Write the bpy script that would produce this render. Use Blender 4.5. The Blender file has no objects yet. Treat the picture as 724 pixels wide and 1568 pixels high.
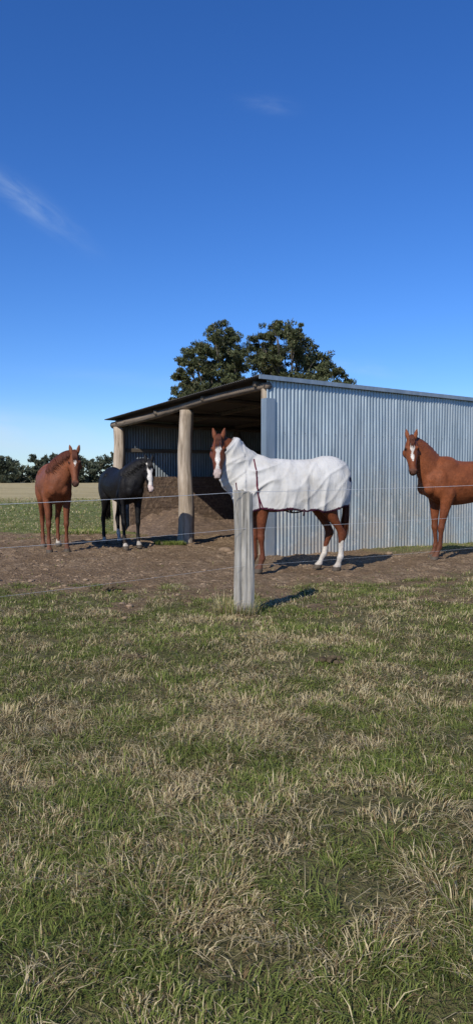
import bpy, math, numpy as np, random
from mathutils import Vector, Matrix
random.seed(7); rng=np.random.default_rng(7)
scene=bpy.context.scene
scene.view_settings.view_transform='Standard'
scene.view_settings.look='None'
scene.view_settings.exposure=0

# ------------------------------------------------------------------ helpers
def link(o,parent=None):
    scene.collection.objects.link(o)
    if parent: o.parent=parent
    return o
def empty(name,loc=(0,0,0),rz=0,s=1):
    e=bpy.data.objects.new(name,None); e.location=loc; e.rotation_euler=(0,0,rz); e.scale=(s,s,s)
    e.empty_display_size=.2
    return link(e)
def mesh_obj(name,verts,faces,mat=None,parent=None,smooth=False):
    me=bpy.data.meshes.new(name); me.from_pydata([tuple(v) for v in verts],[],[tuple(f) for f in faces]); me.update()
    if smooth: me.polygons.foreach_set('use_smooth',[True]*len(me.polygons))
    o=bpy.data.objects.new(name,me)
    if mat: me.materials.append(mat)
    return link(o,parent)
def set_col(me,cols,name='Col'):
    a=me.color_attributes.new(name,'FLOAT_COLOR','POINT')
    c=np.ones((len(me.vertices),4),np.float32); c[:,:3]=cols
    a.data.foreach_set('color',c.ravel())
def raw_mesh(name,V,loops,starts,totals,mat,parent=None,cols=None,smooth=False):
    me=bpy.data.meshes.new(name)
    me.vertices.add(len(V)); me.vertices.foreach_set('co',np.asarray(V,np.float32).ravel())
    me.loops.add(len(loops)); me.loops.foreach_set('vertex_index',np.asarray(loops,np.int32))
    me.polygons.add(len(starts)); me.polygons.foreach_set('loop_start',np.asarray(starts,np.int32))
    try: me.polygons.foreach_set('loop_total',np.asarray(totals,np.int32))
    except Exception: pass
    me.update(calc_edges=True)
    if smooth: me.polygons.foreach_set('use_smooth',np.ones(len(starts),bool))
    if cols is not None: set_col(me,cols)
    me.materials.append(mat)
    o=bpy.data.objects.new(name,me)
    return link(o,parent)
def hash2(ix,iy,seed):
    h=(ix.astype(np.int64)*374761393+iy.astype(np.int64)*668265263+seed*1442695041)&0xffffffff
    h=((h^(h>>13))*1274126177)&0xffffffff
    h=(h^(h>>16))&0xffffffff
    return h/4294967295.0
def vnoise(x,y,seed=0):
    ix=np.floor(x); iy=np.floor(y); fx=x-ix; fy=y-iy
    fx=fx*fx*(3-2*fx); fy=fy*fy*(3-2*fy)
    a=hash2(ix,iy,seed); b=hash2(ix+1,iy,seed); c=hash2(ix,iy+1,seed); d=hash2(ix+1,iy+1,seed)
    return (a*(1-fx)+b*fx)*(1-fy)+(c*(1-fx)+d*fx)*fy
def fbm(x,y,seed=0,o=4):
    r=0;a=.5;t=0
    for i in range(o):
        r=r+a*vnoise(x*2**i+17.3*i,y*2**i-9.1*i,seed+i); t+=a; a*=.5
    return r/t
def sstep(a,b,x):
    t=np.clip((x-a)/(b-a),0,1); return t*t*(3-2*t)
# node helpers
def newmat(name):
    m=bpy.data.materials.new(name); m.use_nodes=True
    nt=m.node_tree; b=nt.nodes['Principled BSDF']
    return m,nt,b
def N(nt,t,**k):
    n=nt.nodes.new(t)
    for a,v in k.items(): setattr(n,a,v)
    return n
def noise(nt,vec,scale,detail=4,rough=.55,dist=0):
    n=N(nt,'ShaderNodeTexNoise'); n.inputs['Scale'].default_value=scale; n.inputs['Detail'].default_value=detail
    n.inputs['Roughness'].default_value=rough; n.inputs['Distortion'].default_value=dist
    if vec is not None: nt.links.new(vec,n.inputs['Vector'])
    return n.outputs['Fac']
def mapping(nt,src,scale=(1,1,1),loc=(0,0,0)):
    m=N(nt,'ShaderNodeMapping'); m.inputs['Scale'].default_value=scale; m.inputs['Location'].default_value=loc
    nt.links.new(src,m.inputs['Vector']); return m.outputs['Vector']
def objco(nt):
    return N(nt,'ShaderNodeTexCoord').outputs['Object']
def ramp(nt,fac,stops):
    r=N(nt,'ShaderNodeValToRGB'); e=r.color_ramp.elements
    while len(e)<len(stops): e.new(.5)
    for i,(p,c) in enumerate(stops):
        e[i].position=p; e[i].color=(c[0],c[1],c[2],1) if hasattr(c,'__len__') else (c,c,c,1)
    nt.links.new(fac,r.inputs['Fac']); return r.outputs['Color']
def mixc(nt,fac,a,b,mode='MIX'):
    m=N(nt,'ShaderNodeMix',data_type='RGBA',blend_type=mode)
    def s(sock,v):
        if hasattr(v,'default_value'): nt.links.new(v,sock)
        elif hasattr(v,'__len__'): sock.default_value=(v[0],v[1],v[2],1)
        else: sock.default_value=v
    s(m.inputs[0],fac); s(m.inputs[6],a); s(m.inputs[7],b)
    return m.outputs[2]
def bump(nt,b,h,strength,dist):
    n=N(nt,'ShaderNodeBump'); n.inputs['Strength'].default_value=strength; n.inputs['Distance'].default_value=dist
    nt.links.new(h,n.inputs['Height']); nt.links.new(n.outputs['Normal'],b.inputs['Normal'])
def attr(nt,name='Col'):
    a=N(nt,'ShaderNodeAttribute'); a.attribute_name=name; return a.outputs['Color']

# ------------------------------------------------------------------ materials
def wood_mat(name,c1,c2,c3,sc=1.0,axis='z'):
    m,nt,b=newmat(name); co=objco(nt)
    s={'z':(14*sc,14*sc,1.1*sc),'y':(14*sc,1.1*sc,14*sc),'x':(1.1*sc,14*sc,14*sc)}[axis]
    v=mapping(nt,co,s)
    n1=noise(nt,v,2.2,6,.65,.4); n2=noise(nt,co,2.5,3)
    c=ramp(nt,n1,[(.30,c3),(.45,c1),(.68,c2)])
    c=mixc(nt,ramp(nt,n2,[(.35,0),(.75,.5)]),c,[x*.6 for x in c1])
    nt.links.new(c,b.inputs['Base Color']); b.inputs['Roughness'].default_value=.85
    bump(nt,b,n1,.8,.012); return m
M_post=wood_mat('weathered_grey_timber',(.28,.26,.225),(.44,.415,.37),(.05,.045,.035))
M_log=wood_mat('bleached_log',(.34,.27,.20),(.50,.42,.33),(.12,.09,.06),.7)
M_beam=wood_mat('beam_timber',(.17,.13,.095),(.27,.215,.16),(.05,.038,.03),.7,'y')
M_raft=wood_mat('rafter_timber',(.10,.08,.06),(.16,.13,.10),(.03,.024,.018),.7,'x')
def plank_mat():
    m,nt,b=newmat('manure_stained_planks'); co=objco(nt)
    n1=noise(nt,mapping(nt,co,(1.5,6,9)),2,6,.6); n2=noise(nt,co,2.2,5,.65); n3=noise(nt,co,14,4)
    c=ramp(nt,n1,[(.3,(.055,.035,.024)),(.55,(.12,.08,.055)),(.75,(.18,.125,.09))])
    c=mixc(nt,ramp(nt,n2,[(.40,0),(.60,.9)]),c,(.115,.075,.048))
    c=mixc(nt,ramp(nt,n3,[(.50,0),(.66,.6)]),c,(.26,.18,.115))
    nt.links.new(c,b.inputs['Base Color']); b.inputs['Roughness'].default_value=.95
    bump(nt,b,n3,.9,.03); return m
M_plank=plank_mat()
def iron_mat(name,base,metal,rough,stain=.5):
    m,nt,b=newmat(name); co=objco(nt)
    n1=noise(nt,mapping(nt,co,(3.0,3.0,.35)),2.2,6,.65); n2=noise(nt,co,1.3,5,.6); n3=noise(nt,co,28,3,.6)
    sep=N(nt,'ShaderNodeSeparateXYZ'); nt.links.new(co,sep.inputs[0])
    c=ramp(nt,n1,[(.3,[x*.72 for x in base]),(.7,[min(1,x*1.15) for x in base])])
    c=mixc(nt,ramp(nt,n2,[(.5,0),(.75,.45*stain)]),c,(.52,.50,.46))
    mr=N(nt,'ShaderNodeMapRange'); nt.links.new(sep.outputs[2],mr.inputs[0]); mr.inputs[1].default_value=1.3; mr.inputs[2].default_value=0.0
    mm=N(nt,'ShaderNodeMath',operation='MULTIPLY'); nt.links.new(mr.outputs[0],mm.inputs[0]); nt.links.new(ramp(nt,n2,[(.38,0),(.6,.85)]),mm.inputs[1])
    c=mixc(nt,mm.outputs[0],c,(.46,.40,.33))
    n4=noise(nt,mapping(nt,co,(2.2,2.2,1.2)),3.0,5,.7)
    mr2=N(nt,'ShaderNodeMapRange'); nt.links.new(sep.outputs[2],mr2.inputs[0]); mr2.inputs[1].default_value=1.9; mr2.inputs[2].default_value=.6
    m3=N(nt,'ShaderNodeMath',operation='MULTIPLY'); nt.links.new(mr2.outputs[0],m3.inputs[0]); nt.links.new(ramp(nt,n4,[(.54,0),(.64,.65*stain*2)]),m3.inputs[1])
    c=mixc(nt,m3.outputs[0],c,(.62,.60,.56))
    c=mixc(nt,ramp(nt,n3,[(.62,0),(.75,.25)]),c,(.25,.18,.13))
    nt.links.new(c,b.inputs['Base Color']); b.inputs['Metallic'].default_value=metal
    nt.links.new(ramp(nt,n1,[(.3,rough-.08),(.7,rough+.12)]),b.inputs['Roughness'])
    bump(nt,b,n2,.15,.01); return m
M_iron=iron_mat('galvanised_corrugated_iron',(.39,.455,.48),.5,.42)
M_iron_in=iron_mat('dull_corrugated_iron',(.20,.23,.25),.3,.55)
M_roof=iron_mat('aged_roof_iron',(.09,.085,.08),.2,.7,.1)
M_flash=iron_mat('galvanised_flashing',(.30,.36,.41),.5,.4,.2)
def wire_mat():
    m,nt,b=newmat('galvanised_wire'); co=objco(nt)
    c=ramp(nt,noise(nt,co,20),[(.3,(.55,.56,.57)),(.7,(.75,.76,.77))]); nt.links.new(c,b.inputs['Base Color'])
    b.inputs['Metallic'].default_value=.3; b.inputs['Roughness'].default_value=.4; return m
M_wire=wire_mat()
def horse_mat(name,rough=.5,spec=.35):
    m,nt,b=newmat(name); co=objco(nt)
    n1=noise(nt,co,3.0,5,.6); n2=noise(nt,mapping(nt,co,(55,55,18)),2,4,.65); n3=noise(nt,co,8,5,.65)
    A=attr(nt)
    c=mixc(nt,ramp(nt,n1,[(.35,0),(.68,.85)]),A,mixc(nt,1.0,A,(.52,.48,.45),'MULTIPLY'))
    c=mixc(nt,ramp(nt,n3,[(.42,0),(.66,.55)]),c,mixc(nt,1.0,A,(1.45,1.4,1.35),'MULTIPLY'))
    c=mixc(nt,ramp(nt,n2,[(.38,.6),(.62,0)]),c,mixc(nt,1.0,A,(.45,.45,.45),'MULTIPLY'))
    nt.links.new(c,b.inputs['Base Color']); b.inputs['Roughness'].default_value=rough
    b.inputs['Specular IOR Level'].default_value=spec
    ad=N(nt,'ShaderNodeMath',operation='MULTIPLY_ADD'); nt.links.new(n3,ad.inputs[0]); ad.inputs[1].default_value=2.4; nt.links.new(n2,ad.inputs[2])
    bump(nt,b,ad.outputs[0],.6,.012)
    return m
M_horse=horse_mat('horse_coat',.55,.20)
def flat(name,c,rough=.6,spec=.4,var=.3):
    m,nt,b=newmat(name); co=objco(nt)
    cc=ramp(nt,noise(nt,co,9,4),[(.3,[x*(1-var) for x in c]),(.7,[min(1,x*(1+var)) for x in c])])
    nt.links.new(cc,b.inputs['Base Color']); b.inputs['Roughness'].default_value=rough
    b.inputs['Specular IOR Level'].default_value=spec; return m
M_eye=flat('horse_eye',(.01,.007,.005),.08,.7)
M_nost=flat('nostril',(.012,.008,.007),.8,.1)
M_hairC=flat('chestnut_hair',(.085,.026,.013),.6,.25)
M_hairB=flat('black_hair',(.010,.009,.009),.5,.3)
M_strap=flat('webbing_strap',(.03,.012,.02),.8,.2)
M_trim=flat('maroon_binding',(.085,.010,.026),.85,.2)
def rug_mat():
    m,nt,b=newmat('white_cotton_rug'); co=objco(nt)
    n1=noise(nt,co,3.2,6,.65); n2=noise(nt,co,260,2)
    n3=noise(nt,mapping(nt,co,(1,1,.3)),11,4,.6,.5)
    dirt=mixc(nt,ramp(nt,n1,[(.42,0),(.72,.8)]),attr(nt),mixc(nt,1.0,attr(nt),(.78,.74,.67),'MULTIPLY'))
    nt.links.new(dirt,b.inputs['Base Color']); b.inputs['Roughness'].default_value=.95
    b.inputs['Specular IOR Level'].default_value=.1
    ad=N(nt,'ShaderNodeMath',operation='MULTIPLY_ADD'); nt.links.new(n3,ad.inputs[0]); ad.inputs[1].default_value=6; nt.links.new(n2,ad.inputs[2])
    bump(nt,b,ad.outputs[0],.5,.006); return m
M_rug=rug_mat()
def leafy(name,transl=.3,rough=.6):
    m,nt,b=newmat(name)
    nt.links.new(attr(nt),b.inputs['Base Color']); b.inputs['Roughness'].default_value=rough; b.inputs['Specular IOR Level'].default_value=.2
    tr=N(nt,'ShaderNodeBsdfTranslucent'); nt.links.new(attr(nt),tr.inputs['Color'])
    mx=N(nt,'ShaderNodeMixShader'); mx.inputs[0].default_value=transl
    nt.links.new(b.outputs[0],mx.inputs[1]); nt.links.new(tr.outputs[0],mx.inputs[2])
    nt.links.new(mx.outputs[0],nt.nodes['Material Output'].inputs['Surface']); return m
M_grass=leafy('grass_blades',.3,.7)
M_leaf=leafy('gum_leaves',.2,.5)
M_bark=wood_mat('gum_bark',(.11,.093,.075),(.18,.155,.13),(.05,.042,.035),.15)

# ------------------------------------------------------------------ terrain functions
def near_edge(x): return 8.40+np.maximum(0,x-1.0)*.60 + .25*np.sin(x*1.3+1)
def dirt_mask(x,y):
    n=fbm(x*.9,y*.9,3,5)-.5; n2=fbm(x*3.5,y*3.5,9,4)-.5; n3=fbm(x*9,y*9,12,3)-.5
    yy=y+n*2.6+n2*2.4+n3*1.6
    d=sstep(-1.2,1.0,yy-near_edge(x))
    far=17.0+np.maximum(0,x+2)*2.0
    d=d*(1-sstep(-.8,.8,yy-far))
    d=d*(1-sstep(-13,-10,-x-23+n*3))
    w=sstep(.05,.22,n+n2*.7+n3*.3)*sstep(5.2,7.6,y)*(1-sstep(10,14,y))*.85
    L=(x-.52)*.857+(y-12.3)*.515; t=-(x-.52)*.515+(y-12.3)*.857
    g=sstep(1.8,2.8,L)*sstep(-1.1,-.55,t+n2*.5)*(1-sstep(-.05,.05,t))
    d=np.maximum(d,w)*(1-.85*g)
    return np.clip(d,0,1)
def ground_h(x,y):
    d=dirt_mask(x,y)
    fade=1-sstep(30,60,np.hypot(x,y))
    h=(fbm(x*.7,y*.7,21,3)-.5)*.05+(fbm(x*3,y*3,22,4)-.5)*.055+(fbm(x*7,y*7,24,3)-.5)*.07*d
    return h*fade-.004
def axis(lo,hi,step,far,growth=1.13):
    a=list(np.arange(lo,hi+1e-6,step)); s=step
    while a[-1]<far: s*=growth; a.append(a[-1]+s)
    s=step; b=[]; v=lo
    while v>-far: s*=growth; v-=s; b.append(v)
    return np.array(b[::-1]+a)
xs=axis(-7,7,.045,900); ys=axis(1,17,.045,900)
X,Y=np.meshgrid(xs,ys); x=X.ravel(); y=Y.ravel()
nx,ny=len(xs),len(ys)
Z=ground_h(x,y)
i=np.arange(nx*ny).reshape(ny,nx)
q=np.stack([i[:-1,:-1],i[:-1,1:],i[1:,1:],i[1:,:-1]],-1).reshape(-1,4)
def ground_mat():
    m,nt,b=newmat('paddock_ground'); co=objco(nt)
    a=attr(nt); sep=N(nt,'ShaderNodeSeparateColor'); nt.links.new(a,sep.inputs[0])
    f1=noise(nt,co,1.1,6,.6); f2=noise(nt,co,6,6,.7); f3=noise(nt,co,30,5,.7)
    dirt=ramp(nt,f2,[(.30,(.17,.112,.064)),(.5,(.30,.21,.130)),(.70,(.43,.315,.205))])
    dirt=mixc(nt,ramp(nt,f3,[(.40,.8),(.52,0)]),dirt,(.09,.058,.032))
    dirt=mixc(nt,ramp(nt,f1,[(.44,0),(.60,.75)]),dirt,(.18,.12,.070))
    turf=ramp(nt,f3,[(.3,(.06,.054,.022)),(.5,(.13,.12,.05)),(.7,(.25,.215,.11))])
    farg=ramp(nt,f1,[(.3,(.11,.145,.038)),(.7,(.21,.22,.075))])
    farg=mixc(nt,ramp(nt,f2,[(.45,0),(.7,.5)]),farg,(.27,.225,.105))
    dry=ramp(nt,noise(nt,mapping(nt,co,(.12,.5,1)),1.2,6,.65),[(.3,(.32,.255,.12)),(.7,(.52,.43,.24))])
    c=mixc(nt,sep.outputs[1],turf,farg)
    c=mixc(nt,sep.outputs[2],c,dry)
    c=mixc(nt,sep.outputs[0],c,dirt)
    nt.links.new(c,b.inputs['Base Color']); b.inputs['Roughness'].default_value=.95; b.inputs['Specular IOR Level'].default_value=.1
    ad=N(nt,'ShaderNodeMath',operation='MULTIPLY_ADD'); nt.links.new(f3,ad.inputs[0]); ad.inputs[1].default_value=.5; nt.links.new(f2,ad.inputs[2])
    bump(nt,b,ad.outputs[0],1.0,.09); return m
dm=dirt_mask(x,y)
col=np.stack([dm,sstep(9,16,y),sstep(30,44,y+ (fbm(x*.1,y*.1,5)-.5)*18)],-1)
g=raw_mesh('paddock_ground',np.stack([x,y,Z],-1),q.ravel(),np.arange(len(q))*4,np.full(len(q),4),ground_mat(),cols=col,smooth=True)

# ------------------------------------------------------------------ grass
def blades(px,py,h,w,lean_dir,lean,colr):
    n=len(px); pz=ground_h(px,py)
    psi=lean_dir+np.pi/2+rng.normal(0,.5,n)
    ux,uy=np.cos(psi)*w*.5,np.sin(psi)*w*.5
    cx,cy=np.cos(lean_dir),np.sin(lean_dir)
    V=np.zeros((n,5,3),np.float32)
    for k,(t,wf) in enumerate([(0,1.),(.55,.8)]):
        off=lean*h*t**1.6; z=pz+h*t*(1-.25*np.minimum(lean,1.5)*t)-.006*(t==0)
        for s,sg in enumerate((-1,1)):
            V[:,2*k+s,0]=px+cx*off+sg*ux*wf; V[:,2*k+s,1]=py+cy*off+sg*uy*wf; V[:,2*k+s,2]=z
    V[:,4,0]=px+cx*lean*h; V[:,4,1]=py+cy*lean*h; V[:,4,2]=pz+h*np.maximum(.12,(1-.42*np.minimum(lean,2.0)))
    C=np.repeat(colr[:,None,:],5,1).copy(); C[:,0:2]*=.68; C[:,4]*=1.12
    return V.reshape(-1,3),C.reshape(-1,3)
GREEN1=np.array([.125,.170,.032]); GREEN2=np.array([.27,.305,.08]); STRAW1=np.array([.44,.35,.17]); STRAW2=np.array([.74,.62,.38]); BROWN=np.array([.24,.16,.08])
def gcol(n,dry):
    u=rng.random((n,1)); isd=(rng.random(n)<dry)[:,None]
    g_=GREEN1*(1-u)+GREEN2*u; s_=STRAW1*(1-u)+STRAW2*u
    s_=np.where(rng.random((n,1))<.25,BROWN*(.7+.6*u),s_)
    return np.where(isd,s_,g_)*rng.uniform(.75,1.15,(n,1))
allV=[];allC=[]
def dryness(x,y):
    a=fbm(x*.9,y*1.25,31,4); b=fbm(x*4.2,y*4.6,41,4)
    base=.43+(a-.5)*1.3+(b-.5)*2.3
    base=base-.12*sstep(5.0,6.5,y)*(1-sstep(9,12,y))
    return np.clip(base,.10,.88)
def scatter(y0,y1,dens,hmul,wmul,thin=1.15):
    xm=.3315*y1*1.25+1.0
    n=int(dens*(y1-y0)*2*xm); px=rng.uniform(-xm,xm,n); py=rng.uniform(y0,y1,n)
    dm=dirt_mask(px,py); keep=rng.random(n)>np.clip(dm*thin,0,.985); px,py=px[keep],py[keep]; n=len(px)
    L=(px-.52)*.857+(py-12.3)*.515; t=-(px-.52)*.515+(py-12.3)*.857
    k=~((L>0)&(L<7.2)&(t>-.03)&(t<7.3)); px,py=px[k],py[k]; n=len(px)
    bare=fbm(px*2.6,py*3.1,71,4); k=rng.random(n)<np.clip((bare-.30)*5,.10,1); px,py=px[k],py[k]; n=len(px)
    dr=dryness(px,py); c=gcol(n,dr)
    dens_n=fbm(px*5.5,py*5.5,51,3)
    h=rng.gamma(4,.25,n)*.028*hmul*(.25+1.45*dens_n)
    w=rng.uniform(.0022,.0042,n)*wmul
    ang=fbm(px*1.3,py*1.3,61,2)*9+rng.normal(0,1.4,n)
    lean=np.clip(rng.gamma(2.6,.48,n),.05,2.4)
    V,C=blades(px,py,h,w,ang,lean,c); allV.append(V); allC.append(C)
scatter(1.1,2.6,15500,1.0,1.0)
scatter(2.6,4.2,10500,1.05,1.15)
scatter(4.2,6.2,6600,1.1,1.5)
scatter(6.2,9.2,4000,1.1,2.0,1.1)
scatter(9.2,14.5,800,1.0,2.4)
scatter(14.5,24,330,1.3,4.5)
scatter(24,44,60,1.8,9)
def tufts(n,y0,y1,nb,hs,spread,dryp=1.15,lim=.45):
    ty=rng.uniform(y0**1.0,y1,n); tx=rng.uniform(-1,1,n)*(.3315*ty*1.3+.8)
    k=dirt_mask(tx,ty)<lim; tx,ty=tx[k],ty[k]; n=len(tx)
    dr=dryness(tx,ty); isd=rng.random(n)<np.clip(dr*dryp,0,1); size=rng.uniform(.4,1.8,n)
    m=rng.integers(nb//2,nb,n); idx=np.repeat(np.arange(n),m); N_=len(idx)
    a=rng.uniform(0,2*np.pi,N_); r=np.sqrt(rng.random(N_))*spread*size[idx]
    px=tx[idx]+np.cos(a)*r; py=ty[idx]+np.sin(a)*r
    bias=rng.uniform(0,2*np.pi,n)[idx]
    ld=np.arctan2(np.sin(a)+1.1*np.sin(bias),np.cos(a)+1.1*np.cos(bias))+rng.normal(0,.35,N_)
    h=rng.uniform(.5,1.15,N_)*hs*size[idx]
    c=gcol(N_,np.where(isd[idx],.93,.15))
    wm=1+.12*np.maximum(0,ty[idx]-3)
    V,C=blades(px,py,h,rng.uniform(.0022,.004,N_)*wm,ld,np.clip(rng.gamma(3,.45,N_),.1,2.3),c); allV.append(V); allC.append(C)
tufts(1000,1.2,4.5,64,.050,.050)
tufts(1300,4.2,9.6,44,.052,.065,1.15,.75)
tufts(260,9,14,26,.06,.08)
def special(cx,cy,n,r,hs,dry,wm):
    a=rng.uniform(0,2*np.pi,n); rr=np.sqrt(rng.random(n))*r
    V,C=blades(cx+np.cos(a)*rr,cy+np.sin(a)*rr*.7,rng.uniform(.4,1.1,n)*hs,rng.uniform(.003,.005,n)*wm,a+rng.normal(0,.5,n),np.clip(rng.gamma(2,.22,n),.03,1.2),gcol(n,np.full(n,dry))); allV.append(V); allC.append(C)
special(.0,7.12,500,.24,.17,.55,1.2); special(-.12,7.1,140,.08,.27,.8,1.0)
special(-1.35,14.45,900,.32,.10,.05,3)
special(-4.0,17.3,900,.9,.10,.2,4)
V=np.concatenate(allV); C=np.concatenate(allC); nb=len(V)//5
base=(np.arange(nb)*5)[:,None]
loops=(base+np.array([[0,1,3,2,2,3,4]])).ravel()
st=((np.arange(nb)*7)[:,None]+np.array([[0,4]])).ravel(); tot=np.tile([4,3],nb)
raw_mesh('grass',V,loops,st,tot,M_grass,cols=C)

# ------------------------------------------------------------------ dirt clods
def clods():
    import bmesh
    bm=bmesh.new(); bmesh.ops.create_icosphere(bm,subdivisions=2,radius=1); bv=np.array([v.co[:] for v in bm.verts]); bf=[[v.index for v in f.verts] for f in bm.faces]; bm.free()
    bf=np.array(bf); n=1700; k=0; Vs=[];Fs=[]
    while k<n:
        px=rng.uniform(-5,5.5); py=rng.uniform(7.0,16)
        d=float(dirt_mask(np.array([px]),np.array([py]))[0])
        cl=float(vnoise(np.array([px*1.6]),np.array([py*1.6]),91)[0])
        if rng.random()>(d*1.1+.03)*(cl*1.6-.25): continue
        s=rng.gamma(1.5,.006)+.004
        if rng.random()<.03: s*=2.4
        v=bv*(1+rng.uniform(-.28,.28,(len(bv),1)))*s*np.array([1.3,1,.5])*rng.uniform(.7,1.3,3)
        an=rng.uniform(0,6.28); c_,s_=np.cos(an),np.sin(an)
        v=np.stack([v[:,0]*c_-v[:,1]*s_,v[:,0]*s_+v[:,1]*c_,v[:,2]],-1)
        z=float(ground_h(np.array([px]),np.array([py]))[0])
        Vs.append(v+np.array([px,py,z+s*.1])); Fs.append(bf+k*len(bv)); k+=1
    F=np.concatenate(Fs); V=np.concatenate(Vs)
    m,nt,b=newmat('clod_soil'); co=objco(nt)
    c=ramp(nt,noise(nt,co,6,4),[(.3,(.11,.072,.042)),(.7,(.34,.24,.155))]); nt.links.new(c,b.inputs['Base Color']); b.inputs['Roughness'].default_value=1
    bump(nt,b,noise(nt,co,80,4),.7,.006)
    raw_mesh('dirt_clods',V,F.ravel(),np.arange(len(F))*3,np.full(len(F),3),m)
clods()
def manure(px,py,s):
    import bmesh
    bm=bmesh.new()
    for j in range(16):
        a=random.uniform(0,6.28); r=random.random()**.6*s
        mt=Matrix.Translation((px+math.cos(a)*r*1.5,py+math.sin(a)*r,.01+max(0,(s-r))*.3))@Matrix.Rotation(random.uniform(0,3),4,'Z')@Matrix.Diagonal((1.2,1,.8,1))
        bmesh.ops.create_icosphere(bm,subdivisions=2,radius=random.uniform(.016,.026),matrix=mt)
    for v in bm.verts: v.co+=Vector((random.uniform(-1,1),random.uniform(-1,1),random.uniform(-1,1)))*.003
    me=bpy.data.meshes.new('manure_pile'); bm.to_mesh(me); bm.free(); me.materials.append(M_man)
    link(bpy.data.objects.new('manure_pile',me))
M_man=flat('manure',(.10,.075,.045),.95,.1,.5)
manure(-.78,5.35,.08); manure(.72,5.3,.08); manure(-1.5,8.7,.08)

# ------------------------------------------------------------------ tubes
def tubes(name,paths,radii,mat,parent=None,sides=5,cols=None):
    V=[];F=[]
    for p,r in zip(paths,radii):
        p=[Vector(q_) for q_ in p]; b0=len(V); n=len(p)
        for i_,c in enumerate(p):
            t=(p[min(i_+1,n-1)]-p[max(i_-1,0)]).normalized()
            a=Vector((0,0,1)) if abs(t.z)<.9 else Vector((1,0,0))
            u=t.cross(a).normalized(); v=t.cross(u).normalized()
            for k in range(sides):
                an=2*math.pi*k/sides; V.append(c+(u*math.cos(an)+v*math.sin(an))*r[i_])
        for i_ in range(n-1):
            for k in range(sides):
                k2=(k+1)%sides
                F.append((b0+i_*sides+k,b0+i_*sides+k2,b0+(i_+1)*sides+k2,b0+(i_+1)*sides+k))
        F.append(tuple(b0+k for k in range(sides))[::-1]); F.append(tuple(b0+(n-1)*sides+k for k in range(sides)))
    return mesh_obj(name,V,F,mat,parent,smooth=True)

# ------------------------------------------------------------------ fence
P0=Vector((.06,7.14,0)); PL=Vector((-3.2,4.53,0)); PR=Vector((4.5,9.6,0))
def split_post(name,loc,h,w,d,rz,seed):
    r_=random.Random(seed); nz=40
    nside=9
    outline=[]
    for i_ in range(nside): outline.append((-.5+i_/nside,-.5))
    for i_ in range(5): outline.append((.5,-.5+i_/5))
    for i_ in range(nside): outline.append((.5-i_/nside,.5))
    for i_ in range(5): outline.append((-.5,.5-i_/5))
    m=len(outline); groove=[r_.uniform(-.007,.007) for _ in range(m)]
    groove[3]-=.012; groove[6]-=.009
    ph=[r_.uniform(0,6) for _ in range(m)]
    V=[];F=[]
    for k in range(nz+1):
        t=k/nz; z=-.25+t*(h+.25)
        for j,(a,b) in enumerate(outline):
            cr=1-.10*(abs(a)*2)**4*(abs(b)*2)**4
            tw=1-.10*t
            g_=1+ (groove[j]+.004*math.sin(ph[j]+t*9))/ (w*.5)
            xx=a*w*tw*cr*g_+.012*math.sin(t*3+1); yy=b*d*tw*cr*g_
            zz=z
            if k>=nz-1: zz=z+(-.05*abs(a)-.015*a*2+ .012*math.sin(j*2.1))*(1 if k==nz else .6)
            V.append((xx,yy,zz))
    for k in range(nz):
        for j in range(m):
            j2=(j+1)%m; F.append((k*m+j,k*m+j2,(k+1)*m+j2,(k+1)*m+j))
    V.append((0.0,0,h-.012)); ci=len(V)-1
    for j in range(m): F.append((nz*m+j,nz*m+(j+1)%m,ci))
    o=mesh_obj(name,V,F,M_post); o.location=loc; o.rotation_euler=(0,math.radians(.6),rz); return o
split_post('fence_post',P0,1.255,.20,.13,math.radians(8),1)
split_post('fence_post',PL,1.20,.19,.13,math.radians(38),2)
split_post('fence_post',PR,1.37,.19,.13,math.radians(30),3)
def wires():
    paths=[];rad=[]
    lv=[(1.165,1.235,1.335),(.84,.87,.95),(.45,.50,.56)]
    ext_l=PL+(PL-P0)*.9; ext_r=PR+(PR-P0)*1.2
    for a,b,c in lv:
        pts=[(ext_l,a-.05),(PL,a),(P0,b),(PR,c),(ext_r,c+.05)]
        path=[]
        for (p,za),(q_,zb) in zip(pts[:-1],pts[1:]):
            for k in range(10):
                t=k/10; w=p.lerp(q_,t); path.append((w.x,w.y-.075,za+(zb-za)*t-.02*4*t*(1-t)))
        paths.append(path); rad.append([.0023 if a>1 else (.0014 if a>.6 else .0009)]*len(path))
    tubes('fence_wires',paths,rad,M_wire,sides=5)
wires()

# ------------------------------------------------------------------ shed
SH=empty('corrugated_iron_shed',(.52,12.3,0),math.radians(31))
def rz_(L,t): return 3.07-.036*t-.019*L
def corr_wall(name,p0,p1,mat,pitch=.076,amp=.0115,top=lambda L,t:rz_(L,t)-.03,z0=-.03,parent=SH,segs=8):
    p0=Vector(p0); p1=Vector(p1); d=p1-p0; ln=d.length; d.normalize(); nrm=Vector((d.y,-d.x))
    n=int(ln/pitch*segs); V=[];F=[]; rows=14
    for i_ in range(n+1):
        s=ln*i_/n; sheet=int(s/.762); off=.002*(sheet%2)
        a=math.sin(s/pitch*2*math.pi)*amp+off
        p=p0+d*s; zt=top(p.x,p.y)
        for k in range(rows+1):
            f=k/rows; dent=.004*math.sin(s*2.1+f*5)+.003*math.sin(s*5.3-f*9)
            V.append((p.x+nrm.x*(a+dent),p.y+nrm.y*(a+dent),z0+(zt-z0)*f))
    R=rows+1
    for i_ in range(n):
        for k in range(rows): F.append((i_*R+k,(i_+1)*R+k,(i_+1)*R+k+1,i_*R+k+1))
    return mesh_obj(name,V,F,mat,parent,smooth=True)
corr_wall('side_wall',(0.0,0),(7,0),M_iron)
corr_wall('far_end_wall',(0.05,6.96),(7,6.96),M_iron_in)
corr_wall('back_wall',(7.03,0.02),(7.03,6.94),M_iron_in)
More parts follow.
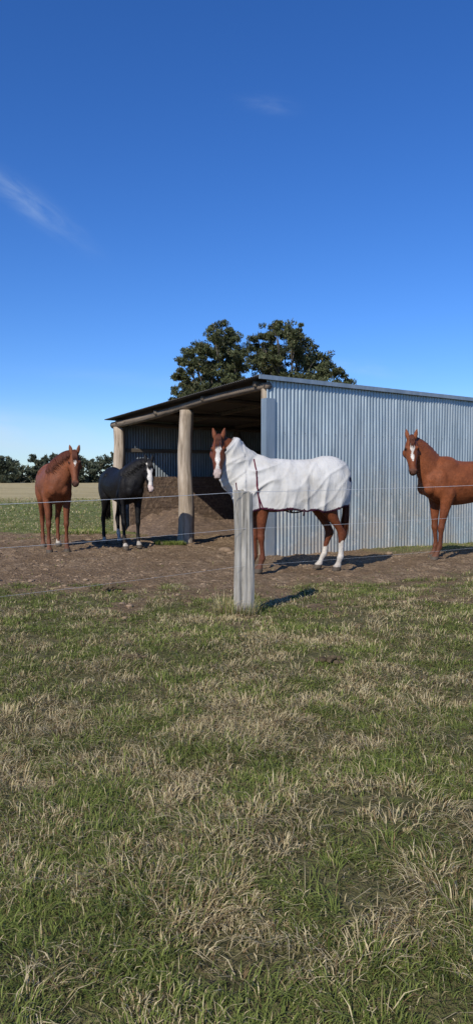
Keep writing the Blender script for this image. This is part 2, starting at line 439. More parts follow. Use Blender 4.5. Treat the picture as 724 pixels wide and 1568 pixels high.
def roof():
    V=[];F=[]; pitch=.076;segs=8; y0,y1=-.05,7.22; n=int((y1-y0)/pitch*segs); xs_=[-.22,-.1,1,2.4,3.6,4.8,6,7.15]
    for lay in (0,1):
        for i_ in range(n+1):
            t=y0+(y1-y0)*i_/n; a=math.sin(t/pitch*2*math.pi)*.010
            for L in xs_:
                V.append((L,t,rz_(L,t)+.012+a-.003*lay))
    R=len(xs_); M=(n+1)*R
    for i_ in range(n):
        for k in range(R-1):
            F.append((i_*R+k,i_*R+k+1,(i_+1)*R+k+1,(i_+1)*R+k)); F.append((M+i_*R+k,M+(i_+1)*R+k,M+(i_+1)*R+k+1,M+i_*R+k+1))
        F.append((i_*R,(i_+1)*R,M+(i_+1)*R,M+i_*R))
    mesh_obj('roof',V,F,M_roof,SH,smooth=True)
roof()
def box(name,c8,mat,parent=SH,bev=.006):
    F=[(0,3,2,1),(4,5,6,7),(0,1,5,4),(1,2,6,5),(2,3,7,6),(3,0,4,7)]
    o=mesh_obj(name,c8,F,mat,parent)
    if bev:
        m=o.modifiers.new('b','BEVEL'); m.width=bev; m.segments=2
    return o
def bx(name,x0,x1,y0,y1,z0,z1,mat,zf=None,bev=.006):
    z=lambda X_,Y_,b_: (b_ if zf is None else b_+zf(X_,Y_))
    c=[(x0,y0,z(x0,y0,z0)),(x1,y0,z(x1,y0,z0)),(x1,y1,z(x1,y1,z0)),(x0,y1,z(x0,y1,z0)),(x0,y0,z(x0,y0,z1)),(x1,y0,z(x1,y0,z1)),(x1,y1,z(x1,y1,z1)),(x0,y1,z(x0,y1,z1))]
    return box(name,c,mat,SH,bev)
bx('barge_flashing',-.2,7.1,-.078,-.052,-.045,.03,M_flash,rz_,.003)
bx('barge_cap',-.2,7.1,-.05,.09,.027,.033,M_flash,rz_,.001)
bx('corner_flashing',-.03,.15,-.032,-.022,-.02,2.72,M_flash,None,.002)
bx('corner_flashing_return',-.04,-.03,-.032,.12,-.02,2.72,M_flash,None,.002)
def logp(name,pts,rads,mat,sides=20,seed=0):
    r_=random.Random(seed); V=[];F=[]; ph=[r_.uniform(0,6.3) for _ in range(6)]
    pts=[Vector(p) for p in pts]; nseg=26; n=nseg
    for k in range(n+1):
        f=k/n*(len(pts)-1); i_=min(int(f),len(pts)-2); t=f-i_
        c=pts[i_].lerp(pts[i_+1],t); r=rads[i_]*(1-t)+rads[i_+1]*t
        d=(pts[i_+1]-pts[i_]).normalized(); a=Vector((0,0,1)) if abs(d.z)<.9 else Vector((1,0,0))
        u=d.cross(a).normalized(); v=d.cross(u)
        w=.018*math.sin(k*.35+ph[0]); w2=.018*math.sin(k*.28+ph[1])
        for j in range(sides):
            an=2*math.pi*j/sides
            rr=r*(1+.07*math.sin(2*an+ph[2]+k*.05)+.045*math.sin(3*an+ph[3]-k*.1)+.03*math.sin(7*an+ph[4]+k*.2)+.02*math.sin(k*1.1+ph[5]))
            V.append(c+u*(math.cos(an)*rr+w)+v*(math.sin(an)*rr+w2))
    for k in range(n):
        for j in range(sides):
            j2=(j+1)%sides; F.append((k*sides+j,k*sides+j2,(k+1)*sides+j2,(k+1)*sides+j))
    F.append(tuple(range(sides))[::-1]); F.append(tuple(n*sides+j for j in range(sides)))
    return mesh_obj(name,V,F,mat,SH,smooth=True)
logp('log_post',[(.02,3.11,-.1),(.02,3.11,1.3),(.02,3.11,rz_(0,3.1)-.20)],[.185,.16,.145],M_log,seed=3)
logp('log_post_end',[(.02,6.85,-.1),(.02,6.85,1.3),(.02,6.85,rz_(0,6.85)-.20)],[.15,.135,.125],M_log,seed=5)
logp('corner_post',[(.06,.14,-.1),(.06,.14,rz_(0,.1)-.08)],[.09,.08],M_log,seed=8)
logp('front_beam',[(.02,-.02,rz_(0,0)-.12),(.02,7.15,rz_(0,7.15)-.13)],[.065,.09],M_beam,seed=9)
for j,t in enumerate((.25,2.2,4.4,6.7)):
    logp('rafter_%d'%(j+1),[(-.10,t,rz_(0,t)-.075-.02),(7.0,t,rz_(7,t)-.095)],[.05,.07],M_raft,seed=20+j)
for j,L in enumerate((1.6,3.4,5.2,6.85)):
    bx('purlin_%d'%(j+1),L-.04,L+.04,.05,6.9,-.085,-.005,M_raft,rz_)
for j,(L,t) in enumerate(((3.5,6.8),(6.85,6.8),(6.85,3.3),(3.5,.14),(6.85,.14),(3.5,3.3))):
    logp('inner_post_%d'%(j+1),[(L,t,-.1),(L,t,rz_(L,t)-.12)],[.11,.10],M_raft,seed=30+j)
for j in range(5):
    z0=.02+j*.270
    bx('kickboard_%d'%(j+1),.22,6.7,6.60+.006*(j%2),6.655+.006*(j%2),z0,z0+.266,M_plank,None,.003)
bx('girt_side_1',.1,6.9,.03,.09,1.0,1.09,M_raft); bx('girt_side_2',.1,6.9,.03,.09,2.1,2.19,M_raft)
bx('girt_end',.25,6.9,6.87,6.93,2.0,2.09,M_raft)
def heap():
    V=[];F=[];nx_,ny_=90,56
    for a in range(nx_+1):
        for b in range(ny_+1):
            L=.1+a/nx_*6.6; t=6.62-b/ny_*2.6
            e=math.sin(math.pi*min(1,a/nx_*1.0))**.6 if 0<a<nx_ else 0
            fall=(1-b/ny_)**1.7
            h=(.55+.35*math.sin(L*1.3+.5)+.35*(float(fbm(np.array([L*1.7]),np.array([t*1.7]),63,4)[0])-.5)*2)*e*fall+.16*(float(fbm(np.array([L*5]),np.array([t*5]),64,4)[0])-.5)*fall-.02
            V.append((L,t,max(-.03,h)))
    for a in range(nx_):
        for b in range(ny_): F.append((a*(ny_+1)+b,a*(ny_+1)+b+1,(a+1)*(ny_+1)+b+1,(a+1)*(ny_+1)+b))
    mesh_obj('bedding_heap',V,F,M_plank,SH,True)
heap()
def screws():
    V=[];F=[]
    for zz in (.18,1.05,2.14,None):
        for i_ in range(30):
            s=.12+i_*.228; z=zz if zz else rz_(s,0)-.16
            c=Vector((s,-.016,z)); b0=len(V)
            for k in range(6):
                an=k*math.pi/3; V.append(c+Vector((math.cos(an)*.008,0,math.sin(an)*.008)))
            V.append(c+Vector((0,-.006,0)))
            for k in range(6): F.append((b0+k,b0+(k+1)%6,b0+6))
    mesh_obj('wall_screws',V,F,M_roof,SH)
screws()

# ------------------------------------------------------------------ horses
def catmull(arr,sub):
    arr=np.asarray(arr,float); n=len(arr); out=[]
    for i_ in range(n-1):
        p0=arr[max(i_-1,0)];p1=arr[i_];p2=arr[i_+1];p3=arr[min(i_+2,n-1)]
        for k in range(sub):
            t=k/sub; out.append(.5*((2*p1)+(-p0+p2)*t+(2*p0-5*p1+4*p2-p3)*t*t+(-p0+3*p1-3*p2+p3)*t**3))
    out.append(arr[-1]); return np.array(out)
class Geo:
    def __init__(s): s.V=[];s.F=[]
    def rings(s,R,n=24,shape=None):
        b0=len(s.V)
        for (c,u,v) in R:
            for k in range(n):
                an=2*math.pi*k/n; cu,cv=math.cos(an),math.sin(an)
                if shape: cu,cv=shape(cu,cv)
                s.V.append(c+u*cu+v*cv)
        m=len(R)
        for i_ in range(m-1):
            for k in range(n):
                k2=(k+1)%n; s.F.append((b0+i_*n+k,b0+i_*n+k2,b0+(i_+1)*n+k2,b0+(i_+1)*n+k))
        s.F.append(tuple(b0+k for k in range(n))[::-1]); s.F.append(tuple(b0+(m-1)*n+k for k in range(n)))
    def ell(s,c,r,R=None):
        R=R or Matrix.Identity(3); rings=[]
        n=14
        for i_ in range(1,n):
            th=math.pi*i_/n; z=-math.cos(th); q_=math.sin(th)
            rings.append((Vector(c)+R@Vector((0,0,z*r[2])),R@Vector((q_*r[0],0,0)),R@Vector((0,q_*r[1],0))))
        s.rings(rings,18)
TORSO=[(-.83,1.22,.05,.06),(-.80,1.24,.17,.12),(-.74,1.25,.26,.19),(-.62,1.26,.315,.25),(-.48,1.265,.325,.275),(-.3,1.235,.318,.275),(-.1,1.205,.328,.288),(.1,1.19,.342,.288),
 (.3,1.20,.362,.265),(.44,1.235,.372,.235),(.58,1.24,.335,.215),(.70,1.23,.26,.19),(.79,1.22,.17,.14),(.83,1.22,.07,.07)]
def torso_rings(g,grow=0,skirt=False,thin=1.0):
    T=catmull(TORSO,3); R=[]
    for (x_,z_,h_,w_) in T:
        w_=w_*thin
        R.append((Vector((x_*(1+grow*.9),0,z_)),Vector((0,w_+grow,0)),Vector((0,0,h_+grow))))
    def sh(cu,cv):
        f=1-.16*max(0,cv)**1.5
        return cu*f,cv
    def sk(cu,cv):
        if cv<0:
            return (math.copysign(abs(cu)**.25,cu)*1.0 if abs(cu)>1e-6 else 0),cv*1.25
        return cu*(1-.12*cv**1.5),cv
    g.rings(R,28,sk if skirt else sh)
def leg(g,pts,dx,dy,side):
    A=catmull(pts,3); R=[]
    for (x_,y_,z_,rx,ry) in A:
        w=max(0,1-z_/1.0)
        R.append((Vector((x_+dx*w,side*(y_+dy*w),z_)),Vector((rx,0,0)),Vector((0,ry,0))))
    g.rings(R,18)
FRONT=[(.50,.15,1.30,.15,.07),(.50,.165,1.10,.15,.085),(.46,.17,.95,.12,.08),(.47,.165,.82,.088,.065),(.485,.16,.68,.068,.054),(.495,.155,.56,.052,.046),(.50,.155,.51,.056,.050),(.50,.155,.465,.050,.046),(.495,.155,.41,.038,.035),
 (.493,.155,.30,.036,.031),(.493,.155,.235,.040,.036),(.496,.155,.20,.049,.042),(.515,.155,.145,.038,.034),(.54,.155,.10,.044,.042),(.555,.155,.07,.060,.055),(.575,.155,.00,.072,.064)]
HIND=[(-.56,.12,1.38,.20,.10),(-.55,.155,1.20,.24,.12),(-.50,.17,1.03,.20,.11),(-.475,.165,.90,.145,.09),(-.53,.155,.78,.10,.07),(-.60,.15,.67,.070,.055),(-.655,.145,.59,.064,.048),(-.68,.145,.53,.068,.048),(-.675,.145,.47,.058,.044),(-.66,.145,.41,.044,.038),
 (-.65,.145,.30,.039,.034),(-.645,.145,.235,.043,.038),(-.638,.145,.20,.052,.043),(-.615,.145,.145,.040,.035),(-.595,.145,.10,.045,.042),(-.58,.145,.07,.060,.055),(-.56,.145,.00,.070,.064)]
HEAD=[(0,-.01,.055,.05),(.04,.0,.085,.075),(.10,.005,.115,.093),(.17,.008,.135,.104),(.24,.004,.138,.102),(.31,0,.125,.088),(.38,-.004,.102,.072),(.45,-.006,.084,.062),(.51,-.008,.074,.058),(.56,-.012,.070,.060),(.60,-.022,.058,.054),(.625,-.035,.035,.036)]
def make_horse(name,loc,heading,scale,poll,head_yaw,head_pitch,legs,coat,dark,socks,blaze,hair,mane_side=1,neckmid=None,hasmane=True,thin=1.0):
    H=empty(name,loc,math.radians(heading),scale)
    g=Geo(); torso_rings(g,thin=thin)
    (fl,fr,hl,hr)=legs
    leg(g,FRONT,fl[0],fl[1],1); leg(g,FRONT,fr[0],fr[1],-1); leg(g,HIND,hl[0],hl[1],1); leg(g,HIND,hr[0],hr[1],-1)
    for sd in (1,-1):
        g.ell((.56,.125*sd,1.18),(.16,.11,.24)); g.ell((-.62,.13*sd,1.22),(.19,.13,.26)); g.ell((.72,.09*sd,1.12),(.10,.09,.12)); g.ell((.38,.10*sd,1.38),(.2,.1,.18))
        if hasmane:
            g.ell((.56,.145*sd,1.18),(.14,.105,.24)); g.ell((.44,.19*sd,1.03),(.11,.075,.12)); g.ell((-.44,.19*sd,1.02),(.13,.08,.13)); g.ell((-.36,.18*sd,1.40),(.10,.07,.07))
    g.ell((.40,0,1.50),(.22,.06,.11))
    P=Vector(poll); yw=math.radians(head_yaw); pt=math.radians(head_pitch)
    A=Vector((math.cos(pt)*math.cos(yw),math.cos(pt)*math.sin(yw),-math.sin(pt)))
    D=Vector((math.sin(pt)*math.cos(yw),math.sin(pt)*math.sin(yw),math.cos(pt)))
    S=Vector((-math.sin(yw),math.cos(yw),0))
    R=[]
    for (s_,d0,hd,hw) in catmull(HEAD,3):
        R.append((P+A*s_+D*(d0-hd),S*hw,D*hd))
    g.rings(R,22,lambda cu,cv:(cu*(1-.22*max(0,-cv)-.10*max(0,cv)**2),cv))
    for sd in (1,-1):
        g.ell(P+A*.20-D*.17+S*.045*sd,(.085,.085,.085))
        g.ell(P+A*.175-D*.045+S*.075*sd,(.035,.035,.03))
        g.ell(P+A*.565-D*.04+S*.038*sd,(.030,.030,.032))
    for sd in (1,-1):
        e0=P+A*.03-D*.03+S*.048*sd; ed=(-A*.95+D*.30+S*.22*sd).normalized()
        ef=(D*.9+A*.3+S*.3*sd); ef=(ef-ed*ef.dot(ed)).normalized(); es=ed.cross(ef)
        R=[(e0+ed*q_,es*a,ef*b) for q_,a,b in ((0,.028,.024),(.04,.036,.026),(.08,.037,.022),(.12,.028,.017),(.15,.016,.012),(.17,.006,.006))]
        g.rings(R,12)
    nend=P+A*.05-D*.11
    mid=Vector(neckmid) if neckmid else Vector((.62,0,1.40)).lerp(nend,.52)+Vector((.0,0,.03))
    pts=[(.40,0,1.25,.30,.17),(.60,0,1.345,.285,.155),(mid.x,mid.y,mid.z,.195,.098),(nend.x,nend.y,nend.z,.125,.078)]
    C_=catmull(pts,8); NR=[]
    for i_ in range(len(C_)):
        a=Vector(C_[max(i_-1,0)][:3]); b=Vector(C_[min(i_+1,len(C_)-1)][:3]); t=(b-a).normalized()
        side=Vector((0,0,1)).cross(t).normalized(); up=t.cross(side).normalized()
        NR.append((Vector(C_[i_][:3]),side*C_[i_][4],up*C_[i_][3]))
    g.rings(NR,22,lambda cu,cv:(cu*(1-.30*max(0,cv)),cv))
    me=bpy.data.meshes.new('tmp'); me.from_pydata([tuple(v) for v in g.V],[],g.F); me.update()
    tmp=bpy.data.objects.new('tmp',me); scene.collection.objects.link(tmp)
    m=tmp.modifiers.new('r','REMESH'); m.mode='VOXEL'; m.voxel_size=.0125; m.use_smooth_shade=True
    m=tmp.modifiers.new('s','SMOOTH'); m.factor=.5; m.iterations=8
    dg=bpy.context.evaluated_depsgraph_get(); ev=tmp.evaluated_get(dg); body=bpy.data.meshes.new_from_object(ev)
    bpy.data.objects.remove(tmp)
    body.polygons.foreach_set('use_smooth',np.ones(len(body.polygons),bool))
    n=len(body.vertices); co=np.zeros(n*3,np.float32); body.vertices.foreach_get('co',co); co=co.reshape(-1,3)
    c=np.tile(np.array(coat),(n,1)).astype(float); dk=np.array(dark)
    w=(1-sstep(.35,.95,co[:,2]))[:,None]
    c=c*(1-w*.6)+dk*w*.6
    rel=co-np.array(P); sA=rel@np.array(A); sD=rel@np.array(D); sS=rel@np.array(S)
    ishead=(sA>-.02)&(np.abs(sS)<.13)&(sD>-.32)&(sD<.06)&(sA<.7)&(co[:,0]>.5)
    wm=(ishead*sstep(.50,.6,sA))[:,None]; c=c*(1-wm*.7)+np.array((.05,.035,.03))*wm*.7
    for sd in (1,-1):
        ec=np.array(P+A*.185-D*.062+S*.091*sd); dd=np.linalg.norm(co-ec,axis=1); k_=(1-sstep(.02,.05,dd))[:,None]*.8; c=c*(1-k_)+np.array((.015,.01,.009))*k_
    if blaze:
        lo,hi,w0,w1,mz=blaze
        width=w0+(w1-w0)*np.clip((sA-lo)/(hi-lo),0,1)+.008*np.sin(sA*40)
        b=ishead&(sA>lo)&(sA<hi)&(np.abs(sS+.004*np.sin(sA*25))<width)&(sD>-.075)
        c[b]=(.72,.69,.64)
        if mz:
            b=ishead&(sA>.50)&(np.abs(sS)<.05)&(sD>-.06); c[b]=(.62,.50,.46)
    for i_,(sock) in enumerate(socks):
        if sock<=0: continue
        fx=.50 if i_<2 else -.64; sd=1 if i_%2==0 else -1
        b=(co[:,1]*sd>0)&(np.abs(co[:,0]-fx-legs[i_][0]*.7)<.35)&(co[:,2]<sock+.02*np.sin(co[:,0]*60)); c[b]=(.66,.62,.55)
    k_=(1-sstep(.05,.26,co[:,2]))[:,None]*.35; c=c*(1-k_)+np.array((.17,.12,.085))*k_
    hf=co[:,2]<.066; c[hf]=np.array((.10,.08,.06))
    set_col(body,c); body.materials.append(M_horse)
    link(bpy.data.objects.new('body',body),H)
    ge=Geo(); gn=Geo()
    for sd in (1,-1):
        ge.ell(P+A*.185-D*.062+S*.091*sd,(.022,.022,.020))
        Rn=Matrix((A,S,D)).transposed()
        gn.ell(P+A*.590-D*.047+S*.047*sd,(.020,.011,.017),Rn)
    mesh_obj('eyes',ge.V,ge.F,M_eye,H,True); mesh_obj('nostrils',gn.V,gn.F,M_nost,H,True)
    rr=random.Random(len(name)+int(loc[0]*10)); paths=[];rad=[]
    if hasmane:
        for k in range(420):
            f=rr.uniform(.22,.97); i_=f*(len(NR)-1); a=int(i_); t=i_-a; a2=min(a+1,len(NR)-1)
            c0=NR[a][0].lerp(NR[a2][0],t); up=NR[a][2].lerp(NR[a2][2],t); sd=NR[a][1].lerp(NR[a2][1],t)*mane_side
            L=rr.uniform(.5,1.0); jit=Vector((rr.uniform(-.02,.02),rr.uniform(-.006,.006),0))
            p=[c0+up*.96+jit, c0+up*1.02+sd*.30+jit, c0+up*.75+sd*.90+jit]
            p.append(c0+up*(.75-.50*L)+sd*1.05+jit*1.5); p.append(c0+up*(.75-.95*L)+sd*1.09+jit*2.5)
            paths.append(p); rad.append([.005,.006,.005,.004,.001])
    for k in range(46):
        a=rr.uniform(-.035,.035); L=rr.uniform(.09,.2)
        p=[P-A*.03+S*a*.5+D*.0,P+A*.02+S*a+D*.03,P+A*(.02+L*.5)+S*a*1.2+D*.028,P+A*(.02+L)+S*(a*1.3)+D*.014]
        paths.append(p); rad.append([.006,.007,.005,.001])
    tubes('mane',paths,rad,hair,H,sides=4)
    paths=[];rad=[]; tx=0 if hasmane else .05
    for k in range(260):
        a=rr.uniform(0,6.28); q_=math.sqrt(rr.random()); L=rr.uniform(.65,1.0)
        ox,oy=math.cos(a)*q_,math.sin(a)*q_
        p=[(-.74+tx,oy*.02,1.44+ox*.02),(-.82+ox*.015+tx,oy*.03,1.38),(-.86+ox*.03+tx,oy*.045,1.22),(-.865+ox*.04+tx,oy*.06,1.0),(-.86+ox*.045+tx,oy*.07,1.0-.25*L),(-.84+ox*.05+rr.uniform(-.02,.02)+tx,oy*.06+rr.uniform(-.02,.02),1.0-.55*L)]
        paths.append(p); rad.append([.011,.011,.009,.008,.006,.001])
    tubes('tail',paths,rad,hair,H,sides=4)
    return H,NR,(P,A,D,S)
CHd=(.085,.027,.014); BK=(.0085,.008,.009)
H3,NR3,hd3=make_horse('chestnut_horse',(.80,10.42,0),191,1.03,(1.06,.10,1.90),76,63,((-.05,0),(.0,0),(-.06,0),(.13,.02)),(.18,.054,.021),CHd,(0,0,.42,.34),(.07,.55,.040,.022,True),M_hairC,hasmane=False)
make_horse('chestnut_horse',(-3.44,13.45,0),-69,1.03,(1.0,.24,1.77),-6,66,((.0,0),(.06,0),(.0,0),(.08,0)),(.21,.070,.030),(.12,.04,.02),(0,0,.12,.0),(.06,.30,.022,.010,False),M_hairC,-1)
make_horse('black_horse',(-2.27,14.1,0),-61,.99,(.98,.20,1.70),-14,66,((.0,0),(.10,0),(.06,0),(-.05,0)),BK,(.007,.007,.007),(.12,.10,.30,.14),(.05,.60,.048,.042,True),M_hairB,-1)
make_horse('chestnut_horse',(3.88,12.05,0),197,1.07,(1.05,.10,1.90),66,62,((.10,0),(-.06,0),(.0,0),(.1,0)),(.22,.066,.023),CHd,(0,0,0,.2),(.08,.42,.034,.014,False),M_hairC,-1)

# ------------------------------------------------------------------ rug
def make_rug():
    RG=empty('white_horse_rug',H3.location[:],math.radians(191),1.03)
    g=Geo(); torso_rings(g,.040,True)
    R=[]
    n=len(NR3)
    for i_,(c,u,v) in enumerate(NR3[:int(n*.90)]):
        f=i_/(n-1); k=.03+.02*math.sin(f*3)
        R.append((c-v.normalized()*.03*math.sin(f*3),u+u.normalized()*k,v+v.normalized()*(k)))
    g.rings(R,24,lambda cu,cv:(cu*(1-.22*max(0,cv)),cv*(1.10 if cv<0 else 1)))
    me=bpy.data.meshes.new('tmp'); me.from_pydata([tuple(v) for v in g.V],[],g.F); me.update()
    tmp=bpy.data.objects.new('tmp',me); scene.collection.objects.link(tmp)
    m=tmp.modifiers.new('r','REMESH'); m.mode='VOXEL'; m.voxel_size=.0115
    m=tmp.modifiers.new('s','SMOOTH'); m.factor=.5; m.iterations=10
    dg=bpy.context.evaluated_depsgraph_get(); b=bpy.data.meshes.new_from_object(tmp.evaluated_get(dg)); bpy.data.objects.remove(tmp)
    import bmesh
    bm=bmesh.new(); bm.from_mesh(b)
    endc=R[-1][0]; tdir=(R[-1][0]-R[-3][0]).normalized()
    def hem(x_): return .865+.02*math.sin((x_+.2)*3)+.012*math.sin(x_*17)+ .10*max(0,(-x_-.45))/.4 -.02*max(0,x_-.3)
    kill=[]
    for f in bm.faces:
        c=f.calc_center_median()
        if c.z<hem(c.x): kill.append(f)
        elif (c-endc).dot(tdir)>-.03 and c.z>1.45: kill.append(f)
    bmesh.ops.delete(bm,geom=kill,context='FACES')
    for v in bm.verts: v.normal_update()
    cols=[]
    from mathutils import noise as mn
    def ridge(a,b_,c_=0.):
        return (1-min(1,abs(mn.noise(Vector((a,b_,c_))))*2.6))**2
    for v in bm.verts:
        p=v.co.copy(); nn=v.normal.copy(); sy=3 if p.y>0 else -3
        low=max(0,min(1,(1.50-p.z)/.55)); sh=max(0,1-abs(p.x-.58)/.38)
        w=.030*low*(ridge(p.x*3.6+.4*p.z,p.z*.9,sy)-.25)
        w+=.026*(ridge(p.x*3+p.z*3.2,p.z*1.8-p.x*1.2,sy+7)-.2)*(.4+sh)
        w+=.016*(mn.noise(Vector((p.x*7,sy,p.z*4))))
        if p.x>.70:
            s_=(p-endc).dot(tdir); w+=.022*(ridge(s_*5+p.z*1.5,p.z*1.4-p.x,sy+11)-.3)
        v.co=p+nn*max(w,-.014)
        c=(.53,.52,.50)
        hz=p.z-hem(p.x)
        if hz<.026: c=(.05,.014,.03)
        if (p-endc).dot(tdir)>-.055 and p.z>1.45: c=(.42,.39,.37)
        if (p.x+.80)**2+(p.z-1.30)**2<.0012 and p.y>0: c=(.03,.03,.05)
        cols.append(c)
    from mathutils.bvhtree import BVHTree
    bvh=BVHTree.FromBMesh(bm)
    me=bpy.data.meshes.new('rug_cloth'); bm.to_mesh(me); bm.free()
    me.polygons.foreach_set('use_smooth',np.ones(len(me.polygons),bool)); set_col(me,np.array(cols)); me.materials.append(M_rug)
    o=link(bpy.data.objects.new('rug_cloth',me),RG); s=o.modifiers.new('t','SOLIDIFY'); s.thickness=.006; s.offset=1
    paths=[];rad=[]
    def lay(fx,za,zb,r=.008,n=34):
        for sy in (1,-1):
            p=[]
            for k in range(n+1):
                z=za+(zb-za)*k/n; hit=bvh.ray_cast(Vector((fx(z),1.2*sy,z)),Vector((0,-sy,0)))
                if hit[0] is not None and hit[0].y*sy>0: p.append(hit[0]+Vector((0,sy*.006,0)))
            if len(p)>3: paths.append(p); rad.append([r]*len(p))
    lay(lambda z:.53-.02*math.sin(z*4)-.10*(1.2-z),.88,1.58,.011)
    lay(lambda z:.46+.10*math.sin((z-.88)*4.2),.88,1.34,.010)
    lay(lambda z:.80+.03*math.sin(z*6),.90,1.26,.011)
    tubes('binding',paths,rad,M_trim,RG,sides=6)
    paths=[];rad=[]
    for x0,x1,dz in ((.10,-.10,.022),(-.12,.08,.026)):
        p=[]
        for k in range(13):
            t=k/12; y_=.30-.60*t; p.append((x0+(x1-x0)*t,y_,.90-dz*1.9*math.sin(math.pi*t)-.02))
        paths.append(p); rad.append([.011]*13)
    paths.append([(-.10,.30,.90),(-.10,.305,.84),(-.09,.30,.80)]); rad.append([.012,.012,.012])
    paths.append([(.87,-.10,1.2),(.905,0,1.19),(.87,.10,1.2)]); rad.append([.012]*3)
    tubes('straps',paths,rad,M_strap,RG,sides=6)
make_rug()

# ------------------------------------------------------------------ trees
def leaf_cloud(clumps,size,per,colr,seed,flat_=.75,subr=(.22,.45)):
    r=np.random.default_rng(seed); Vs=[];Cs=[]
    for (cx,cy,cz,cr) in clumps:
        ns=int(11*max(1,cr**1.5))
        d=r.normal(size=(ns,3)); d/=np.linalg.norm(d,axis=1)[:,None]
        sub=np.array([cx,cy,cz])+d*cr*r.uniform(.15,1.12,(ns,1))*np.array([1,1,flat_])
        for s in sub:
            n=int(per*r.uniform(.4,1.3)); rr_=cr*r.uniform(*subr)
            d=r.normal(size=(n,3)); d/=np.linalg.norm(d,axis=1)[:,None]
            p=s+d*rr_*r.random((n,1))**.4*np.array([1.15,1.15,.7])
            a=r.normal(size=(n,3)); a/=np.linalg.norm(a,axis=1)[:,None]; a[:,2]-=.5
            b=np.cross(a,r.normal(size=(n,3))); b/=np.linalg.norm(b,axis=1)[:,None]
            L=size*r.uniform(.6,1.4,(n,1)); W=L*.36
            quad=np.stack([p-a*L*.5,p+b*W*.5,p+a*L*.5,p-b*W*.5],1)
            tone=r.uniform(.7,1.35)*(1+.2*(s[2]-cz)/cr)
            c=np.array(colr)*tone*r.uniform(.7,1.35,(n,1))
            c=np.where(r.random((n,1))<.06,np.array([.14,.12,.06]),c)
            Vs.append(quad.reshape(-1,3)); Cs.append(np.repeat(c,4,0))
    return np.concatenate(Vs),np.concatenate(Cs)
def gum_tree(loc,crown,trunk_top,seed,size=.22,per=108,colr=(.070,.080,.036),base_r=.5):
    T=empty('gum_tree',loc,0,1); rr=random.Random(seed)
    cl=[]
    for (x_,z_,r_) in crown:
        cl.append((x_,rr.uniform(-.8,.8),z_,r_))
        for k in range(2):
            cl.append((x_*.93+rr.uniform(-.5,.5),rr.choice([-1,1])*rr.uniform(1.2,3.2),z_*.96+rr.uniform(-.7,.1),r_*rr.uniform(.6,.95)))
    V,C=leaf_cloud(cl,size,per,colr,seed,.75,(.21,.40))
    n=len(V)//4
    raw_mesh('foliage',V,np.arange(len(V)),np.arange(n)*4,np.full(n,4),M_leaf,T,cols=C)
    paths=[];rad=[]; tt=Vector(trunk_top)
    paths.append([(0,0,-.3),(.1,0,1.5),(tt.x*.5,tt.y*.5,tt.z*.55),tuple(tt)]); rad.append([base_r*1.25,base_r,base_r*.85,base_r*.6])
    for (cx,cy,cz,cr) in cl:
        s=tt.lerp(Vector((0,0,tt.z*.6)),rr.uniform(0,.5)); e=Vector((cx,cy,cz-.1)); m1=s.lerp(e,.35)+Vector((0,0,.4)); m2=s.lerp(e,.7)+Vector((rr.uniform(-.3,.3),rr.uniform(-.3,.3),.2))
        r0=rr.uniform(.06,.12); paths.append([s,m1,m2,e]); rad.append([r0,r0*.7,r0*.4,.02])
        for k in range(2):
            e2=e+Vector((rr.uniform(-1,1),rr.uniform(-1,1),rr.uniform(-.2,.6)))*cr*.7; paths.append([m2,(m2+e2)/2+Vector((0,0,.1)),e2]); rad.append([.035,.02,.01])
    tubes('trunk_and_limbs',paths,rad,M_bark,T,sides=8)
gum_tree((-1.2,55,0),[(-3.1,9.0,.9),(-2.6,7.6,1.2),(-2.3,10.4,1.1),(-1.2,11.4,1.2),(.1,12.5,1.1),(1.0,12.0,1.05),(1.4,10.9,1.2),(.1,11.0,1.1),(-.5,9.8,1.5),(-1.6,8.4,1.4),(1.2,9.2,1.3),(.4,7.6,1.6)],(-.2,0,5.8),11)
gum_tree((4.0,57,0),[(-2.0,12.3,1.1),(-1.0,13.1,1.0),(-.1,12.6,1.1),(.6,11.6,1.3),(-1.0,11.3,1.2),(-2.3,10.8,1.2),(-1.2,9.6,1.6),(1.8,10.8,1.3),(3.0,10.4,1.1),(3.8,9.5,1.1),(4.7,8.5,1.0),(5.5,7.6,.8),(.9,8.8,1.7),(2.6,8.4,1.5),(-.6,7.8,1.6)],(.3,0,5.8),12)
def tree_row():
    r=np.random.default_rng(5); cl=[]
    xx=-130
    while xx<150:
        h=2.6+3.6*float(vnoise(np.array([xx*.10]),np.array([1.0]),77)[0])+r.uniform(-.7,.7)
        yy=150+r.uniform(-8,10)+12*math.sin(xx*.03)
        big=r.uniform(.9,1.7)
        for k in range(r.integers(5,8)):
            cl.append((xx+r.uniform(-2,2),yy+r.uniform(-1.5,1.5),h*r.uniform(.1,1.0),big*r.uniform(.6,1)))
        cl.append((xx,yy-1,.7,1.3))
        xx+=r.uniform(.8,1.8)
    V,C=leaf_cloud(cl,.6,24,(.06,.072,.045),9,.7)
    n=len(V)//4
    raw_mesh('distant_tree_row',V,np.arange(len(V)),np.arange(n)*4,np.full(n,4),M_leaf,None,cols=C)
tree_row()

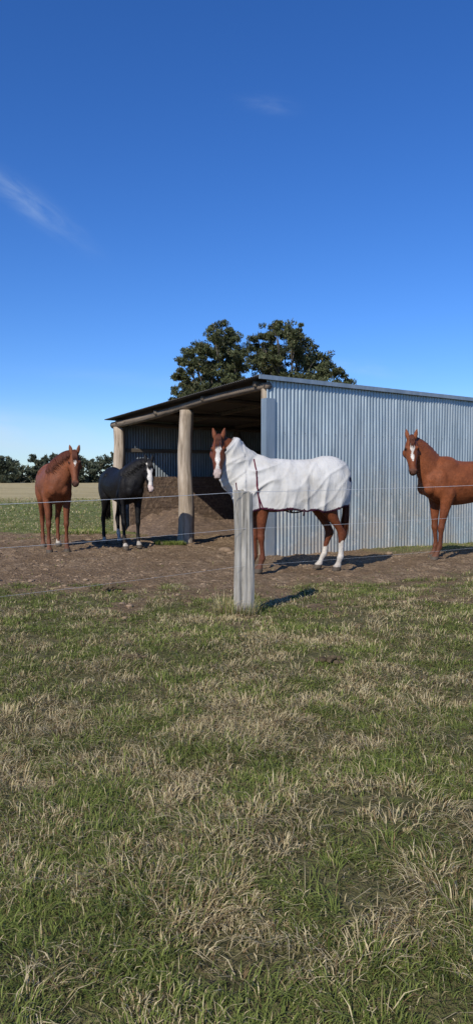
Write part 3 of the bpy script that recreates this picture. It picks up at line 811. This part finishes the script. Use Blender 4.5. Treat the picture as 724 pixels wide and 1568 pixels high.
# ------------------------------------------------------------------ light and sky
az=math.radians(210); el=math.radians(36)
sun=bpy.data.lights.new('sun','SUN'); sun.energy=5.0; sun.angle=math.radians(.53); sun.color=(1,.94,.83)
so=link(bpy.data.objects.new('sun',sun)); so.location=(-10,-17,15)
d=Vector((-math.sin(az)*math.cos(el),-math.cos(az)*math.cos(el),-math.sin(el))); so.rotation_euler=d.to_track_quat('-Z','Y').to_euler()
w=bpy.data.worlds.new('World'); scene.world=w; w.use_nodes=True; nt=w.node_tree
bg=nt.nodes['Background']; sky=N(nt,'ShaderNodeTexSky'); sky.sky_type='NISHITA'; sky.sun_disc=False
sky.sun_elevation=el; sky.sun_rotation=az; sky.altitude=300; sky.air_density=1.0; sky.dust_density=.1; sky.ozone_density=3.0
hs=N(nt,'ShaderNodeHueSaturation'); hs.inputs['Saturation'].default_value=1.22; nt.links.new(sky.outputs[0],hs.inputs['Color'])
tint=mixc(nt,1.0,hs.outputs[0],(.74,.98,1.45),'MULTIPLY')
tc=N(nt,'ShaderNodeTexCoord').outputs['Generated']
sp=N(nt,'ShaderNodeSeparateXYZ'); nt.links.new(tc,sp.inputs[0])
def mth(op,a,b=None,c=None):
    n=N(nt,'ShaderNodeMath',operation=op)
    for i_,v in enumerate((a,b,c)):
        if v is None: continue
        if hasattr(v,'default_value'): nt.links.new(v,n.inputs[i_])
        else: n.inputs[i_].default_value=v
    return n.outputs[0]
yy=mth('MAXIMUM',sp.outputs[1],.02); u=mth('DIVIDE',sp.outputs[0],yy); v=mth('DIVIDE',sp.outputs[2],yy)
def wisp(u0,v0,a,b,tilt,amt,ns,thr=.45):
    du=mth('SUBTRACT',u,u0); dv=mth('SUBTRACT',v,v0); c_,s_=math.cos(math.radians(tilt)),math.sin(math.radians(tilt))
    p=mth('ADD',mth('MULTIPLY',du,c_),mth('MULTIPLY',dv,s_)); q_=mth('SUBTRACT',mth('MULTIPLY',dv,c_),mth('MULTIPLY',du,s_))
    e=mth('ADD',mth('POWER',mth('ABSOLUTE',mth('DIVIDE',p,a)),2),mth('POWER',mth('ABSOLUTE',mth('DIVIDE',q_,b)),2))
    gs=mth('EXPONENT',mth('MULTIPLY',e,-1))
    cc=N(nt,'ShaderNodeCombineXYZ'); nt.links.new(mth('MULTIPLY',p,ns),cc.inputs[0]); nt.links.new(mth('MULTIPLY',q_,ns*4),cc.inputs[1])
    nz=noise(nt,cc.outputs[0],1.0,5,.6,.6)
    mr=N(nt,'ShaderNodeMapRange'); nt.links.new(nz,mr.inputs[0]); mr.inputs[1].default_value=thr-.15; mr.inputs[2].default_value=thr+.35
    return mth('MULTIPLY',mth('MULTIPLY',gs,mr.outputs[0]),amt)
tot_=wisp(-.285,.375,.070,.015,-36,.34,14)
for a in ((.045,.505,.030,.010,-8,.13,18),(.18,.148,.07,.010,-5,.22,10),(-.36,.06,.20,.030,-6,.70,5,.25),(-.1,.13,.15,.010,-4,.12,7),(.5,.10,.2,.02,0,.2,6)):
    tot_=mth('ADD',tot_,wisp(*a))
tot_=mth('MINIMUM',mth('MULTIPLY',tot_,mth('GREATER_THAN',sp.outputs[1],.05)),.9)
fc=mixc(nt,tot_,tint,(6.2,7.6,9.0))
nt.links.new(fc,bg.inputs['Color']); bg.inputs['Strength'].default_value=.10

# ------------------------------------------------------------------ camera
cam=bpy.data.cameras.new('camera'); co_=link(bpy.data.objects.new('camera',cam)); scene.camera=co_
co_.location=(0,0,1.4); co_.rotation_euler=(math.radians(90-2.94),0,0)
cam.sensor_fit='VERTICAL'; cam.sensor_height=36; cam.lens=36*1092/1568; cam.clip_end=3000; cam.clip_start=.05
